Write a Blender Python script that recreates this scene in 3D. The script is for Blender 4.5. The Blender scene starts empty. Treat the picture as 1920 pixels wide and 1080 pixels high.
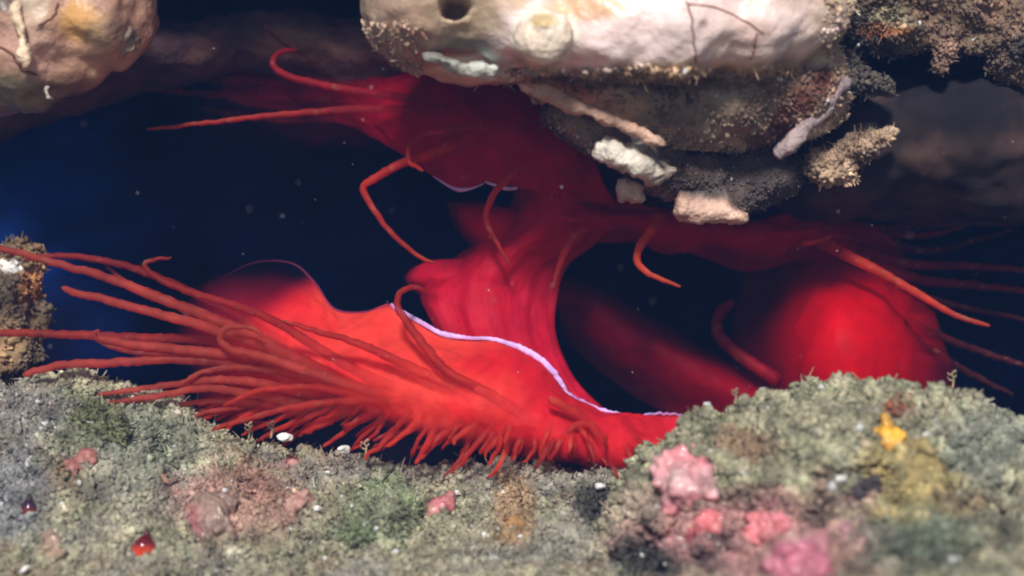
import bpy, bmesh, math, random
import numpy as np
from mathutils import Vector, Matrix, Euler

# ------------------------------------------------------------------ camera, world, sun
S = bpy.context.scene
C = S.collection
S.unit_settings.scale_length = 0.01            # 1 unit = 1 cm
D0 = 25.0
cam = bpy.data.cameras.new('camera'); cam.sensor_width = 36; cam.lens = 36 * D0 / 12.8
cam.clip_start = 0.5; cam.clip_end = 500
cam.dof.use_dof = True; cam.dof.focus_distance = 24.6; cam.dof.aperture_fstop = 0.19
co = bpy.data.objects.new('camera', cam); C.objects.link(co)
co.location = (0, -D0, 0); co.rotation_euler = (math.radians(90), 0, 0)
S.camera = co

SUN_EL, SUN_AZ = 34.0, 186.0                   # azimuth clockwise from +Y: light comes over the camera's left shoulder
w = bpy.data.worlds.new("World"); S.world = w; w.use_nodes = True
nt = w.node_tree
bg = nt.nodes['Background']; sky = nt.nodes.new('ShaderNodeTexSky'); sky.sky_type = 'NISHITA'; sky.sun_disc = False
sky.sun_elevation = math.radians(SUN_EL); sky.sun_rotation = math.radians(SUN_AZ)
nt.links.new(sky.outputs[0], bg.inputs[0]); bg.inputs[1].default_value = 0.06
sl = bpy.data.lights.new('sun', 'SUN'); sl.energy = 5.0; sl.angle = math.radians(9); sl.color = (1.0, 0.95, 0.9)
so = bpy.data.objects.new('sun', sl); C.objects.link(so)
a, e = math.radians(SUN_AZ), math.radians(SUN_EL)
sdir = Vector((math.sin(a) * math.cos(e), math.cos(a) * math.cos(e), math.sin(e)))
so.rotation_euler = sdir.to_track_quat('Z', 'Y').to_euler(); so.location = sdir * 40
S.view_settings.view_transform = 'Standard'; S.view_settings.look = 'None'
S.view_settings.exposure = 0.1; S.view_settings.gamma = 1
S.cycles.filter_width = 2.0; S.cycles.max_bounces = 6; S.cycles.transparent_max_bounces = 24

rng = np.random.default_rng(7); random.seed(7)

# ------------------------------------------------------------------ numeric helpers
_perm = np.random.default_rng(3).permutation(256); _perm = np.concatenate([_perm, _perm])
_g = np.random.default_rng(4).normal(size=(256, 3)); _g /= np.linalg.norm(_g, axis=1)[:, None]
def perlin(p):
    i = np.floor(p).astype(int); f = p - i; i = i & 255
    u = f * f * f * (f * (f * 6 - 15) + 10)
    r = 0
    for dx in (0, 1):
        for dy in (0, 1):
            for dz in (0, 1):
                h = _perm[_perm[_perm[(i[:, 0] + dx) & 255] + ((i[:, 1] + dy) & 255)] + ((i[:, 2] + dz) & 255)]
                g = _g[h]; d = f - np.array([dx, dy, dz])
                wgt = (u[:, 0] if dx else 1 - u[:, 0]) * (u[:, 1] if dy else 1 - u[:, 1]) * (u[:, 2] if dz else 1 - u[:, 2])
                r = r + wgt * (g * d).sum(1)
    return r * 1.5
def fbm(p, s, o=4, off=0.0):
    r = 0; a = 1.0; t = 0
    for k in range(o):
        r = r + a * perlin(p * s + off + 17.3 * k); t += a; a *= 0.5; s *= 2.03
    return r / t * 1.6
def sm(x, a, b):
    t = np.clip((x - a) / (b - a), 0, 1); return t * t * (3 - 2 * t)
def P(px, py, Y):                               # a point of the photograph put at its own depth Y (cm)
    k = (D0 + Y) / D0 / 150
    return ((px - 960) * k, Y, (540 - py) * k)
def pix(co_):                                   # back to photograph coordinates, for laying out colour patches and painted shade
    k = 150 * D0 / (D0 + co_[:, 1]); return 960 + co_[:, 0] * k, 540 - co_[:, 2] * k
def lin(*c):
    return np.array([((x / 255 + .055) / 1.055) ** 2.4 if x > 10 else x / 255 / 12.92 for x in c])
def cat(pts, n):                                # centripetal-ish Catmull-Rom resample of points (k,d) to n by arc length
    p = np.array(pts, float)
    p = np.vstack([2 * p[0] - p[1], p, 2 * p[-1] - p[-2]])
    out = []
    for i in range(1, len(p) - 2):
        for t in np.linspace(0, 1, 16, endpoint=False):
            out.append(0.5 * ((2 * p[i]) + (-p[i-1] + p[i+1]) * t + (2*p[i-1] - 5*p[i] + 4*p[i+1] - p[i+2]) * t*t + (-p[i-1] + 3*p[i] - 3*p[i+1] + p[i+2]) * t**3))
    out.append(p[-2]); out = np.array(out)
    d = np.concatenate([[0], np.cumsum(np.linalg.norm(np.diff(out[:, :3], axis=0), axis=1))])
    s = np.linspace(0, d[-1], n)
    return np.stack([np.interp(s, d, out[:, j]) for j in range(out.shape[1])], 1)

# ------------------------------------------------------------------ object helpers
def tag(o, label=None, cat_=None, group=None, kind=None):
    if label: o['label'] = label
    if cat_: o['category'] = cat_
    if group: o['group'] = group
    if kind: o['kind'] = kind
    return o
def link(name, me, m, parent=None):
    o = bpy.data.objects.new(name, me); C.objects.link(o)
    if m: me.materials.append(m)
    if parent:
        o.parent = parent; o.matrix_parent_inverse = parent.matrix_world.inverted()
    return o
def empty(name, loc):
    o = bpy.data.objects.new(name, None); C.objects.link(o); o.location = loc; o.empty_display_size = .3
    o.matrix_world = Matrix.Translation(loc)
    return o
def mesh(name, v, f, smooth=True):
    me = bpy.data.meshes.new(name); v = np.asarray(v, float); f = np.asarray(f)
    me.vertices.add(len(v)); me.vertices.foreach_set('co', v.ravel())
    n = f.shape[1]
    me.loops.add(f.size); me.loops.foreach_set('vertex_index', f.ravel().astype(np.int32))
    me.polygons.add(len(f)); me.polygons.foreach_set('loop_start', np.arange(0, f.size, n, dtype=np.int32))
    me.update(calc_edges=True); me.validate()
    me.polygons.foreach_set('use_smooth', np.full(len(me.polygons), smooth))
    return me
def setcol(me, col, name='Col'):
    a_ = me.color_attributes.new(name, 'FLOAT_COLOR', 'POINT')
    a_.data.foreach_set('color', np.concatenate([col, np.ones((len(col), 1))], 1).astype(np.float32).ravel())
def setval(me, v, name):
    a_ = me.attributes.new(name, 'FLOAT', 'POINT'); a_.data.foreach_set('value', np.asarray(v, np.float32))
def verts(me):
    v = np.empty(len(me.vertices) * 3); me.vertices.foreach_get('co', v); return v.reshape(-1, 3)
def norms(me):
    v = np.empty(len(me.vertices) * 3, np.float32); me.vertices.foreach_get('normal', v); return v.reshape(-1, 3).astype(float)

# ------------------------------------------------------------------ materials
def new_mat(name):
    m = bpy.data.materials.new(name); m.use_nodes = True
    return m, m.node_tree, m.node_tree.nodes['Principled BSDF']
def col_mat(name, rough=.85, bump=.6, bscale=9, var=.35, spec=.3, sss=0.0):
    m, t, b = new_mat(name)
    at = t.nodes.new('ShaderNodeAttribute'); at.attribute_name = 'Col'
    tc = t.nodes.new('ShaderNodeTexCoord')
    n1 = t.nodes.new('ShaderNodeTexNoise'); n1.inputs['Scale'].default_value = bscale; n1.inputs['Detail'].default_value = 8
    n2 = t.nodes.new('ShaderNodeTexNoise'); n2.inputs['Scale'].default_value = bscale * .35; n2.inputs['Detail'].default_value = 5
    for n in (n1, n2): t.links.new(tc.outputs['Object'], n.inputs['Vector'])
    ma = t.nodes.new('ShaderNodeMapRange'); ma.inputs[1].default_value = .3; ma.inputs[2].default_value = .7
    ma.inputs[3].default_value = 1 - var; ma.inputs[4].default_value = 1 + var * .8
    t.links.new(n2.outputs[0], ma.inputs[0])
    vm = t.nodes.new('ShaderNodeVectorMath'); vm.operation = 'SCALE'
    t.links.new(at.outputs['Color'], vm.inputs[0]); t.links.new(ma.outputs[0], vm.inputs['Scale'])
    t.links.new(vm.outputs[0], b.inputs['Base Color'])
    bp = t.nodes.new('ShaderNodeBump'); bp.inputs['Strength'].default_value = bump; bp.inputs['Distance'].default_value = .08
    t.links.new(n1.outputs[0], bp.inputs['Height']); t.links.new(bp.outputs[0], b.inputs['Normal'])
    b.inputs['Roughness'].default_value = rough; b.inputs['Specular IOR Level'].default_value = spec
    if sss:
        b.inputs['Subsurface Weight'].default_value = sss; b.inputs['Subsurface Radius'].default_value = (.12, .09, .07); b.inputs['Subsurface Scale'].default_value = 1
        b.inputs['Coat Weight'].default_value = .25; b.inputs['Coat Roughness'].default_value = .08
    return m
M_rock = col_mat('silty_rock')
M_crust = col_mat('encrusting_sponge', rough=.38, bump=.35, bscale=12, var=.13, spec=.5, sss=.25)
M_deep = col_mat('deep_crevice_rock', rough=.95, bump=.3, bscale=2, var=.3, spec=.05)
M_turf = col_mat('algae_turf', rough=.7, bump=.3, bscale=14, var=.3, spec=.35)
M_pink = col_mat('coralline', rough=.5, bump=.6, bscale=10, var=.3, spec=.5, sss=.1)
M_shell = col_mat('shell', rough=.5, bump=.7, bscale=14, var=.3, spec=.5)

def flesh_mat(name, rough=.6, trans=.4, sss=.35):
    """red living tissue: colour and how solid it is ('dens') come from the mesh; thin tissue lets light through"""
    m, t, b = new_mat(name)
    at = t.nodes.new('ShaderNodeAttribute'); at.attribute_name = 'Col'
    de = t.nodes.new('ShaderNodeAttribute'); de.attribute_name = 'dens'
    tc = t.nodes.new('ShaderNodeTexCoord')
    n = t.nodes.new('ShaderNodeTexNoise'); n.inputs['Scale'].default_value = 3.0; n.inputs['Detail'].default_value = 6
    t.links.new(tc.outputs['Object'], n.inputs['Vector'])
    ma = t.nodes.new('ShaderNodeMapRange'); ma.inputs[1].default_value = .3; ma.inputs[2].default_value = .7
    ma.inputs[3].default_value = .8; ma.inputs[4].default_value = 1.15
    t.links.new(n.outputs[0], ma.inputs[0])
    vm = t.nodes.new('ShaderNodeVectorMath'); vm.operation = 'SCALE'
    t.links.new(at.outputs['Color'], vm.inputs[0]); t.links.new(ma.outputs[0], vm.inputs['Scale'])
    t.links.new(vm.outputs[0], b.inputs['Base Color'])
    b.inputs['Roughness'].default_value = rough; b.inputs['Specular IOR Level'].default_value = .12
    b.inputs['Subsurface Weight'].default_value = sss; b.inputs['Subsurface Radius'].default_value = (.45, .06, .03); b.inputs['Subsurface Scale'].default_value = 1
    n2 = t.nodes.new('ShaderNodeTexNoise'); n2.inputs['Scale'].default_value = 14; n2.inputs['Detail'].default_value = 4
    t.links.new(tc.outputs['Object'], n2.inputs['Vector'])
    bp = t.nodes.new('ShaderNodeBump'); bp.inputs['Strength'].default_value = .25; bp.inputs['Distance'].default_value = .04
    t.links.new(n2.outputs[0], bp.inputs['Height']); t.links.new(bp.outputs[0], b.inputs['Normal'])
    tl = t.nodes.new('ShaderNodeBsdfTranslucent'); t.links.new(vm.outputs[0], tl.inputs['Color'])
    mx = t.nodes.new('ShaderNodeMixShader'); mx.inputs[0].default_value = trans
    t.links.new(b.outputs[0], mx.inputs[1]); t.links.new(tl.outputs[0], mx.inputs[2])
    tr = t.nodes.new('ShaderNodeBsdfTransparent')
    m2 = t.nodes.new('ShaderNodeMixShader')
    t.links.new(de.outputs['Fac'], m2.inputs[0]); t.links.new(tr.outputs[0], m2.inputs[1]); t.links.new(mx.outputs[0], m2.inputs[2])
    t.links.new(m2.outputs[0], t.nodes['Material Output'].inputs['Surface'])
    return m
M_flesh = flesh_mat('red_mantle')
M_tent = flesh_mat('tentacle_flesh', rough=.5, trans=.55, sss=.5)
M_lip = flesh_mat('lilac_mantle_edge', rough=.35, trans=.1, sss=0.0)

# ------------------------------------------------------------------ rock builder: blobs fused, then roughened
def blobs(name, bl, vox=.08, disp=(.25, .9, 4), disp2=(.06, 5, 3), smooth=2, one=False, pits=0.0):
    bm = bmesh.new()
    for (c, r, *rot) in bl:
        M = Matrix.Translation(c) @ Euler(rot[0] if rot else (0, 0, 0)).to_matrix().to_4x4() @ Matrix.Diagonal((*r, 1))
        bmesh.ops.create_icosphere(bm, subdivisions=4, radius=1, matrix=M)
    me = bpy.data.meshes.new('tmp'); bm.to_mesh(me); bm.free()
    o = bpy.data.objects.new('tmp', me); C.objects.link(o)
    md = o.modifiers.new('r', 'REMESH'); md.mode = 'VOXEL'; md.voxel_size = vox
    ms = o.modifiers.new('s', 'SMOOTH'); ms.iterations = smooth; ms.factor = .6
    dg = bpy.context.evaluated_depsgraph_get(); ev = o.evaluated_get(dg)
    m2 = bpy.data.meshes.new_from_object(ev)
    C.objects.unlink(o); bpy.data.objects.remove(o); bpy.data.meshes.remove(me)
    m2.name = name
    if one:                                      # drop loose crumbs so the piece is one solid
        bm = bmesh.new(); bm.from_mesh(m2); seen = set(); best = []
        for v0 in bm.verts:
            if v0 in seen: continue
            st = [v0]; seen.add(v0); isl = []
            while st:
                q_ = st.pop(); isl.append(q_)
                for e_ in q_.link_edges:
                    o_ = e_.other_vert(q_)
                    if o_ not in seen: seen.add(o_); st.append(o_)
            if len(isl) > len(best): best = isl
        best = set(best); bmesh.ops.delete(bm, geom=[x for x in bm.verts if x not in best], context='VERTS'); bm.to_mesh(m2); bm.free()
    v = verts(m2); n = norms(m2)
    h = disp[0] * fbm(v, disp[1], disp[2]) + disp2[0] * fbm(v, disp2[1], disp2[2], 5)
    if pits: h = h - pits * sm(fbm(v, 2.3, 3, 140), .28, .55)
    v = v + n * h[:, None]
    m2.vertices.foreach_set('co', v.ravel()); m2.update()
    m2.polygons.foreach_set('use_smooth', np.full(len(m2.polygons), True))
    return m2
def spots(v, base, lst, jit=.5, off=0.0):
    """colour patches, natural tones and painted shade: (px,py,rx,ry,colour,strength[,edge]) around photograph places"""
    X, Y = pix(v); c = np.array(base, float)
    if c.ndim == 1: c = np.tile(c, (len(v), 1))
    nx = fbm(v, 1.7, 4, 31 + off); ny = fbm(v, 1.7, 4, 77 + off)
    for s in lst:
        px, py, rx, ry, k, st = s[:6]; ed = s[6] if len(s) > 6 else .35
        d = np.sqrt(((X - px) / rx + jit * nx) ** 2 + ((Y - py) / ry + jit * ny) ** 2)
        m = (st * (1 - sm(d, 1 - ed, 1 + ed)))[:, None]
        c = c * (1 - m) + np.array(k) * m
    return c

# ---- turf: thousands of tiny tufts, one mass
_bm = bmesh.new(); bmesh.ops.create_icosphere(_bm, subdivisions=1, radius=1)
_iv = np.array([v.co[:] for v in _bm.verts]); _if = np.array([[v.index for v in f.verts] for f in _bm.faces]); _bm.free()
def rotm(n):
    q = rng.normal(size=(n, 4)); q /= np.linalg.norm(q, axis=1)[:, None]
    w_, x, y, z = q.T
    return np.stack([1-2*(y*y+z*z), 2*(x*y-z*w_), 2*(x*z+y*w_), 2*(x*y+z*w_), 1-2*(x*x+z*z), 2*(y*z-x*w_), 2*(x*z-y*w_), 2*(y*z+x*w_), 1-2*(x*x+y*y)], 1).reshape(-1, 3, 3)
BARE = []                                       # (x, y, z, r): crusts and sponges that stay clean of turf
def bare(p):
    m = np.ones(len(p))
    for (x, y, z, r) in BARE:
        d = np.sqrt((p[:, 0]-x)**2 + (p[:, 1]-y)**2 + (p[:, 2]-z)**2); m = m * (.5 + .5 * sm(d, r * .8, r * 1.25))
    return m
def turf(me, n, rmin, rmax, mask=None, thread=.35, lift=.5, bright=1.0):
    """points spread on a mesh by area -> crumbs and curled threads; returns a mesh"""
    me.calc_loop_triangles()
    nmask = mask
    mask = (lambda p, n: (1.0 if nmask is None else nmask(p, n)) * bare(p))
    t = np.empty(len(me.loop_triangles) * 3, np.int32); me.loop_triangles.foreach_get('vertices', t); t = t.reshape(-1, 3)
    v = verts(me); nn = norms(me)
    cl = np.empty(len(v) * 4, np.float32); me.color_attributes['Col'].data.foreach_get('color', cl); cl = cl.reshape(-1, 4)[:, :3]
    A, B, Cc = v[t[:, 0]], v[t[:, 1]], v[t[:, 2]]
    ar = np.linalg.norm(np.cross(B - A, Cc - A), axis=1)
    ctr = (A + B + Cc) / 3
    if mask is not None: ar = ar * mask(ctr, nn[t[:, 0]])
    dens_n = np.clip(.7 + 1.0 * fbm(ctr, 1.3, 3, 9), .25, 2); ar = ar * dens_n
    i = rng.choice(len(t), n, p=ar / ar.sum())
    a_, b_ = rng.random(n), rng.random(n); s = a_ + b_ > 1; a_[s], b_[s] = 1 - a_[s], 1 - b_[s]
    p = A[i] + (B[i] - A[i]) * a_[:, None] + (Cc[i] - A[i]) * b_[:, None]; pn = nn[t[i, 0]]
    cc = cl[t[i, 0]].astype(float)
    sz = rmin + (rmax - rmin) * rng.random(n) ** 2.2
    # clump field
    p = p + pn * (np.clip(fbm(p, 4.5, 2, 3), 0, 1) * lift * rmax * 4 * rng.random(n))[:, None]
    br = np.exp(rng.normal(0, .17, n) + .75 * fbm(p, 3.6, 3, 60)) * bright
    cc = cc * br[:, None]
    hue = rng.normal(0, .03, (n, 3)); cc = np.clip(cc * (1 + hue), 0.003, .85)
    white = rng.random(n) < .007; cc[white] = .5
    R = rotm(n); sc = sz[:, None] * np.exp(rng.normal(0, .24, (n, 3)))
    loc = (_iv[None] * sc[:, None, :]) * (1 + rng.normal(0, .22, (n, len(_iv), 1)))
    V = np.einsum('nij,nkj->nki', R, loc) + p[:, None, :]
    F = _if[None] + (np.arange(n) * len(_iv))[:, None, None]
    V = V.reshape(-1, 3); F = F.reshape(-1, 3); K = np.repeat(cc, len(_iv), 0)
    # threads: little bent tapering 3-sided spikes
    m = int(n * thread)
    if m:
        j = rng.integers(0, n, m); q = p[j]; dirn = pn[j] + rng.normal(0, .7, (m, 3)); dirn /= np.linalg.norm(dirn, axis=1)[:, None]
        L = rmax * (.7 + 1.1 * rng.random(m) ** 3); bend = rng.normal(0, 1, (m, 3)) * L[:, None] * .8
        side = np.cross(dirn, rng.normal(size=(m, 3))); side /= np.linalg.norm(side, axis=1)[:, None]; s2 = np.cross(dirn, side)
        rad = rmin * (.5 + .6 * rng.random(m))
        rings = []
        for k, tt in enumerate((0, .35, .7, 1.0)):
            cen = q + dirn * (L * tt)[:, None] + bend * tt * tt
            rr = rad * (1 - .45 * tt)
            for an in (0, 2.1, 4.2):
                rings.append(cen + side * (rr * math.cos(an))[:, None] + s2 * (rr * math.sin(an))[:, None])
        TV = np.stack(rings, 1)
        tf = []
        for k in range(3):
            for s_ in range(3):
                a0, a1 = k*3+s_, k*3+(s_+1) % 3
                tf += [[a0, a1, a1+3], [a0, a1+3, a0+3]]
        TF = np.array(tf)[None] + (np.arange(m) * 12)[:, None, None] + len(V)
        kc = cc[j] * 1.15
        V = np.vstack([V, TV.reshape(-1, 3)]); F = np.vstack([F, TF.reshape(-1, 3)]); K = np.vstack([K, np.repeat(kc, 12, 0)])
    o = mesh('turf', V, F); setcol(o, np.clip(K, 0, .9)); return o

OLIVE = lin(140, 136, 113); GREY = lin(130, 126, 120) ; GREEN = lin(98, 112, 84); BROWN = lin(104, 84, 62)
PINK = lin(225, 130, 140); CREAM = lin(225, 195, 172)

# ------------------------------------------------------------------ SETTING: seabed, crevice walls
def crest(x):
    xs = [-14, -6.4, -5.2, -4.4, -3.6, -2.9, -2.1, -0.9, 0.3, 1.4, 3, 14]
    zs = [-.9, -1.12, -1.07, -1.25, -1.70, -1.93, -2.08, -2.28, -2.24, -2.2, -2.4, -2.6]
    return np.interp(x, xs, zs)
def floor_h(x, y):
    yc = -0.35; zc = crest(x)
    s = (3.15 + zc) / 3.0
    z = np.where(y < yc, zc - s * (yc - y) * np.where(y < -4, 1, 1), zc - .55 * (y - yc) - .1 * (y - yc) ** 2)
    z = np.where(y < -5, zc - s * (yc + 5) - .15 * (-5 - y), z)
    return np.maximum(z, -5.5)
xs = np.linspace(-9, 9, 560); ys = np.linspace(-9, 3, 360)
XX, YY = np.meshgrid(xs, ys); v = np.stack([XX.ravel(), YY.ravel(), floor_h(XX.ravel(), YY.ravel())], 1)
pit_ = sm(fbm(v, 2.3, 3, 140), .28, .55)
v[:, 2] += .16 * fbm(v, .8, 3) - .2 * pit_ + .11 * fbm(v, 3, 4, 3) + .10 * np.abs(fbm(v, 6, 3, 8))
idx = np.arange(len(v)).reshape(XX.shape)
f = np.stack([idx[:-1, :-1], idx[:-1, 1:], idx[1:, 1:], idx[1:, :-1]], -1).reshape(-1, 4)
me = mesh('seabed', v, f)
nz = sm(fbm(v, .9, 4, 50), -.2, .35)[:, None]; nb = sm(fbm(v, 1.6, 4, 90), .1, .5)[:, None]
c = OLIVE * (1 - nz * .6) + GREY * nz * .6; c = c * (1 - nb * .5) + BROWN * nb * .5
c = c * (1 - .45 * pit_[:, None]) * (1 + .25 * fbm(v, 2.6, 3, 33))[:, None]  # pit shade painted in: colour darkens where the bed sinks
c = spots(v, c, [(720, 960, 60, 70, lin(118, 130, 98), .8), (140, 800, 90, 60, lin(105, 112, 80), .7), (60, 780, 90, 60, lin(112, 108, 108), .7),
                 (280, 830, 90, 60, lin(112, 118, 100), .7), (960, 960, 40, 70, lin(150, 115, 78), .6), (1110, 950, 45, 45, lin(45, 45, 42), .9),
                 (430, 940, 120, 60, lin(165, 105, 100), .45), (100, 900, 60, 30, lin(95, 75, 60), .6), (750, 870, 200, 30, lin(120, 112, 104), .6),
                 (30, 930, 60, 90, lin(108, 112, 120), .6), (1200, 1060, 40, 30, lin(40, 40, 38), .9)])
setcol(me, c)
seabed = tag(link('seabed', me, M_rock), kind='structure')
# far, wide rock bed so nothing floats seen from the side
n_ = 90
xs = np.linspace(-70, 70, n_); ys = np.linspace(-70, 60, n_); XX, YY = np.meshgrid(xs, ys)
v = np.stack([XX.ravel(), YY.ravel(), np.full(n_ * n_, -6.2)], 1); v[:, 2] += .5 * fbm(v, .15, 3)
idx = np.arange(len(v)).reshape(XX.shape)
f = np.stack([idx[:-1, :-1], idx[:-1, 1:], idx[1:, 1:], idx[1:, :-1]], -1).reshape(-1, 4)
me = mesh('ground', v, f); setcol(me, np.tile(GREY * .8, (len(v), 1))); tag(link('ground', me, M_rock), kind='structure')

# crevice back: a hollow wall behind the animal, coloured to stand for dark blue water
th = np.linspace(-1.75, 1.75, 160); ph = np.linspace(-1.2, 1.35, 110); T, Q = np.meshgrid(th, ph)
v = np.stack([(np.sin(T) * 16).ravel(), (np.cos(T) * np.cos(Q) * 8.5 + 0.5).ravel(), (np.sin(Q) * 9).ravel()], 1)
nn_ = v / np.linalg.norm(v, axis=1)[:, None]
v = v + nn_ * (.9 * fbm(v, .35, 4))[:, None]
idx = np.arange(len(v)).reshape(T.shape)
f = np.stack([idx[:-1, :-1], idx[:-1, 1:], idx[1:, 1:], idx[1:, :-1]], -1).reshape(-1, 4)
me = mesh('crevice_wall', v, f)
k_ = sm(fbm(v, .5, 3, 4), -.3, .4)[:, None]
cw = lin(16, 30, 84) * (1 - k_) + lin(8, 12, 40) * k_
cw = spots(v, cw, [(130, 380, 260, 130, lin(14, 54, 130), .8), (520, 360, 300, 150, lin(34, 18, 66), .8, .6), (880, 400, 120, 80, lin(14, 26, 84), .8), (1300, 520, 260, 160, lin(44, 12, 46), .7, .6), (1850, 500, 200, 120, lin(10, 12, 50), .8), (760, 860, 1100, 170, lin(14, 6, 18), .96, .3)], jit=.9)  # water haze in blue and maroon, and shade low down, painted on
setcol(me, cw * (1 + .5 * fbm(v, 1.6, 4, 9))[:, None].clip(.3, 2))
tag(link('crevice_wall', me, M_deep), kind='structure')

# ------------------------------------------------------------------ ROCKS
def rock(name, bl, label, base, sp, m=M_rock, cat_='rock', off=0., **kw):
    me = blobs(name, bl, **kw); v = verts(me)
    n1 = sm(fbm(v, 1.1, 4, 12 + off), -.3, .35)[:, None]
    c = np.array(base[0]) * (1 - n1) + np.array(base[1]) * n1
    if kw.get('pits'): c = c * (1 - .45 * sm(fbm(v, 2.3, 3, 140), .25, .5))[:, None] * (1 + .3 * fbm(v, 2.2, 3, 33))[:, None]  # pits darkened by colour, painting their shade
    c = np.clip(spots(v, c, sp, off=off), .003, .9); setcol(me, c)
    return tag(link(name, me, m), label, cat_), me
def E(px, py, Y, rx, ry, rz, rot=None):
    c = P(px, py, Y); return (c, (rx, ry, rz), rot) if rot else (c, (rx, ry, rz))

# right mound in front
mound, mm = rock('boulder', [((4.0, -2.3, -3.75), (3.05, 2.3, 2.62)), ((2.8, -2.3, -3.3), (1.85, 1.7, 1.85)), ((1.95, -2.35, -2.75), (.72, .8, .85)), ((6.0, -2.0, -4.1), (2.6, 2.2, 1.9)), ((4.55, -2.2, -2.5), (1.35, 1.3, 1.4)), ((4.6, -4.6, -4.6), (4.2, 2.6, 2.2))],
    'rounded silty boulder with pink crusts and a yellow sponge at the bottom right', (OLIVE, lin(132, 130, 106)),
    [(1300, 1000, 200, 90, lin(140, 110, 108), .5), (1450, 1000, 220, 90, lin(175, 108, 115), .45), (1700, 1000, 120, 60, lin(70, 96, 82), .6), (1400, 830, 60, 25, lin(120, 84, 60), .6),
     (1690, 760, 30, 16, lin(120, 50, 25), .85), (1700, 900, 90, 70, lin(150, 130, 70), .6), (1620, 920, 30, 24, lin(60, 58, 66), .9),
     (1850, 830, 90, 70, lin(110, 118, 110), .6), (1750, 1040, 90, 40, lin(64, 68, 56), .7), (1400, 930, 30, 18, lin(70, 60, 50), .8), (1540, 960, 40, 20, lin(74, 68, 58), .7), (1880, 1000, 40, 40, lin(74, 72, 60), .7), (1450, 870, 24, 12, lin(84, 74, 60), .7), (1365, 1010, 30, 18, lin(52, 48, 44), .8), (1600, 1075, 40, 20, lin(60, 50, 46), .7), (1220, 1050, 60, 45, lin(42, 42, 40), .95), (1330, 1050, 30, 25, lin(60, 50, 50), .8), (1800, 950, 60, 30, lin(96, 78, 52), .7)],  # small dark patches paint the shade between clumps
    vox=.055, disp=(.16, .8, 3), disp2=(.22, 3.6, 4), pits=.22)
# hanging overhang in the middle: pale encrusted plate
over, om = rock('overhang_rock', [E(1190, -40, -1.6, 2.6, 1.5, 1.15), E(1130, 40, -2.35, .9, .7, .62), E(1270, 45, -2.4, .9, .7, .64), E(1390, 40, -2.2, .7, .7, .6), E(960, 20, -2.3, .6, .7, .6), E(1420, 20, -1.6, 1.0, 1.2, .8), E(960, -30, -1.7, 1.5, 1.4, 1.0), E(800, 10, -1.6, .75, 1.2, .75), E(1020, 65, -2.3, .42, .9, .42),
    E(1150, 170, -.9, 1.4, 1.0, .45, (0, .35, 0)), E(1330, 190, -.9, 1.3, 1.0, .62), E(1480, 160, -.9, .7, 1.0, .7), E(1300, 235, -.8, .8, .8, .34), E(1410, 215, -.9, .6, .8, .42, (0, -.5, 0)), E(1300, -420, -.3, 5.0, 3.5, 2.3), E(900, 110, -1.2, .8, .9, .28)],
    'pale cream and pink encrusted overhanging rock with a round hole and fine cracks, top centre', (lin(206, 180, 156), lin(168, 146, 124)),
    [(1180, 60, 330, 84, lin(236, 214, 210), .97, .2), (1420, 50, 110, 80, lin(232, 208, 200), .92), (1405, 55, 40, 40, lin(190, 150, 140), .3), (1317, 38, 8, 6, lin(110, 80, 76), .9, .1), (1020, 70, 60, 50, lin(250, 236, 220), 1, .2), (1010, 45, 36, 20, lin(210, 182, 140), .8), (1110, 10, 80, 30, lin(205, 158, 108), .8),
     (840, 50, 100, 60, lin(172, 152, 126), .9), (760, 90, 60, 90, lin(150, 122, 104), .8), (900, 120, 60, 22, lin(205, 215, 208), .95), (880, 88, 60, 16, lin(92, 90, 84), .8), (1200, 150, 200, 26, lin(112, 86, 64), .9),  # dark patch just above the white strip paints a recess in shade
     (1330, 200, 200, 60, lin(110, 96, 80), .9), (1500, 170, 90, 60, lin(118, 92, 74), .8), (1545, 150, 26, 30, lin(98, 58, 44), .9), (1505, 195, 26, 30, lin(98, 58, 44), .9), (1465, 235, 26, 30, lin(92, 58, 46), .9), (1420, 268, 30, 24, lin(84, 58, 50), .9), (1290, 128, 160, 14, lin(185, 155, 118), .8), (1060, 200, 160, 16, lin(170, 140, 120), .8)],
    m=M_crust, vox=.06, disp=(.11, 1.1, 3), disp2=(.03, 5, 4), smooth=2)
v = verts(om); X, Y = pix(v); fr = v[:, 1] < -1.8
d = np.hypot((X - 852) / 27, (Y - 12) / 24)
v[:, 1] += np.where(fr, .75 * (1 - sm(d, .75, 1.1)), 0); v[:, 1] -= np.where(fr, .06 * np.exp(-((d - 1.35) / .25) ** 2), 0)
om.vertices.foreach_set('co', v.ravel()); om.update()

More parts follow.
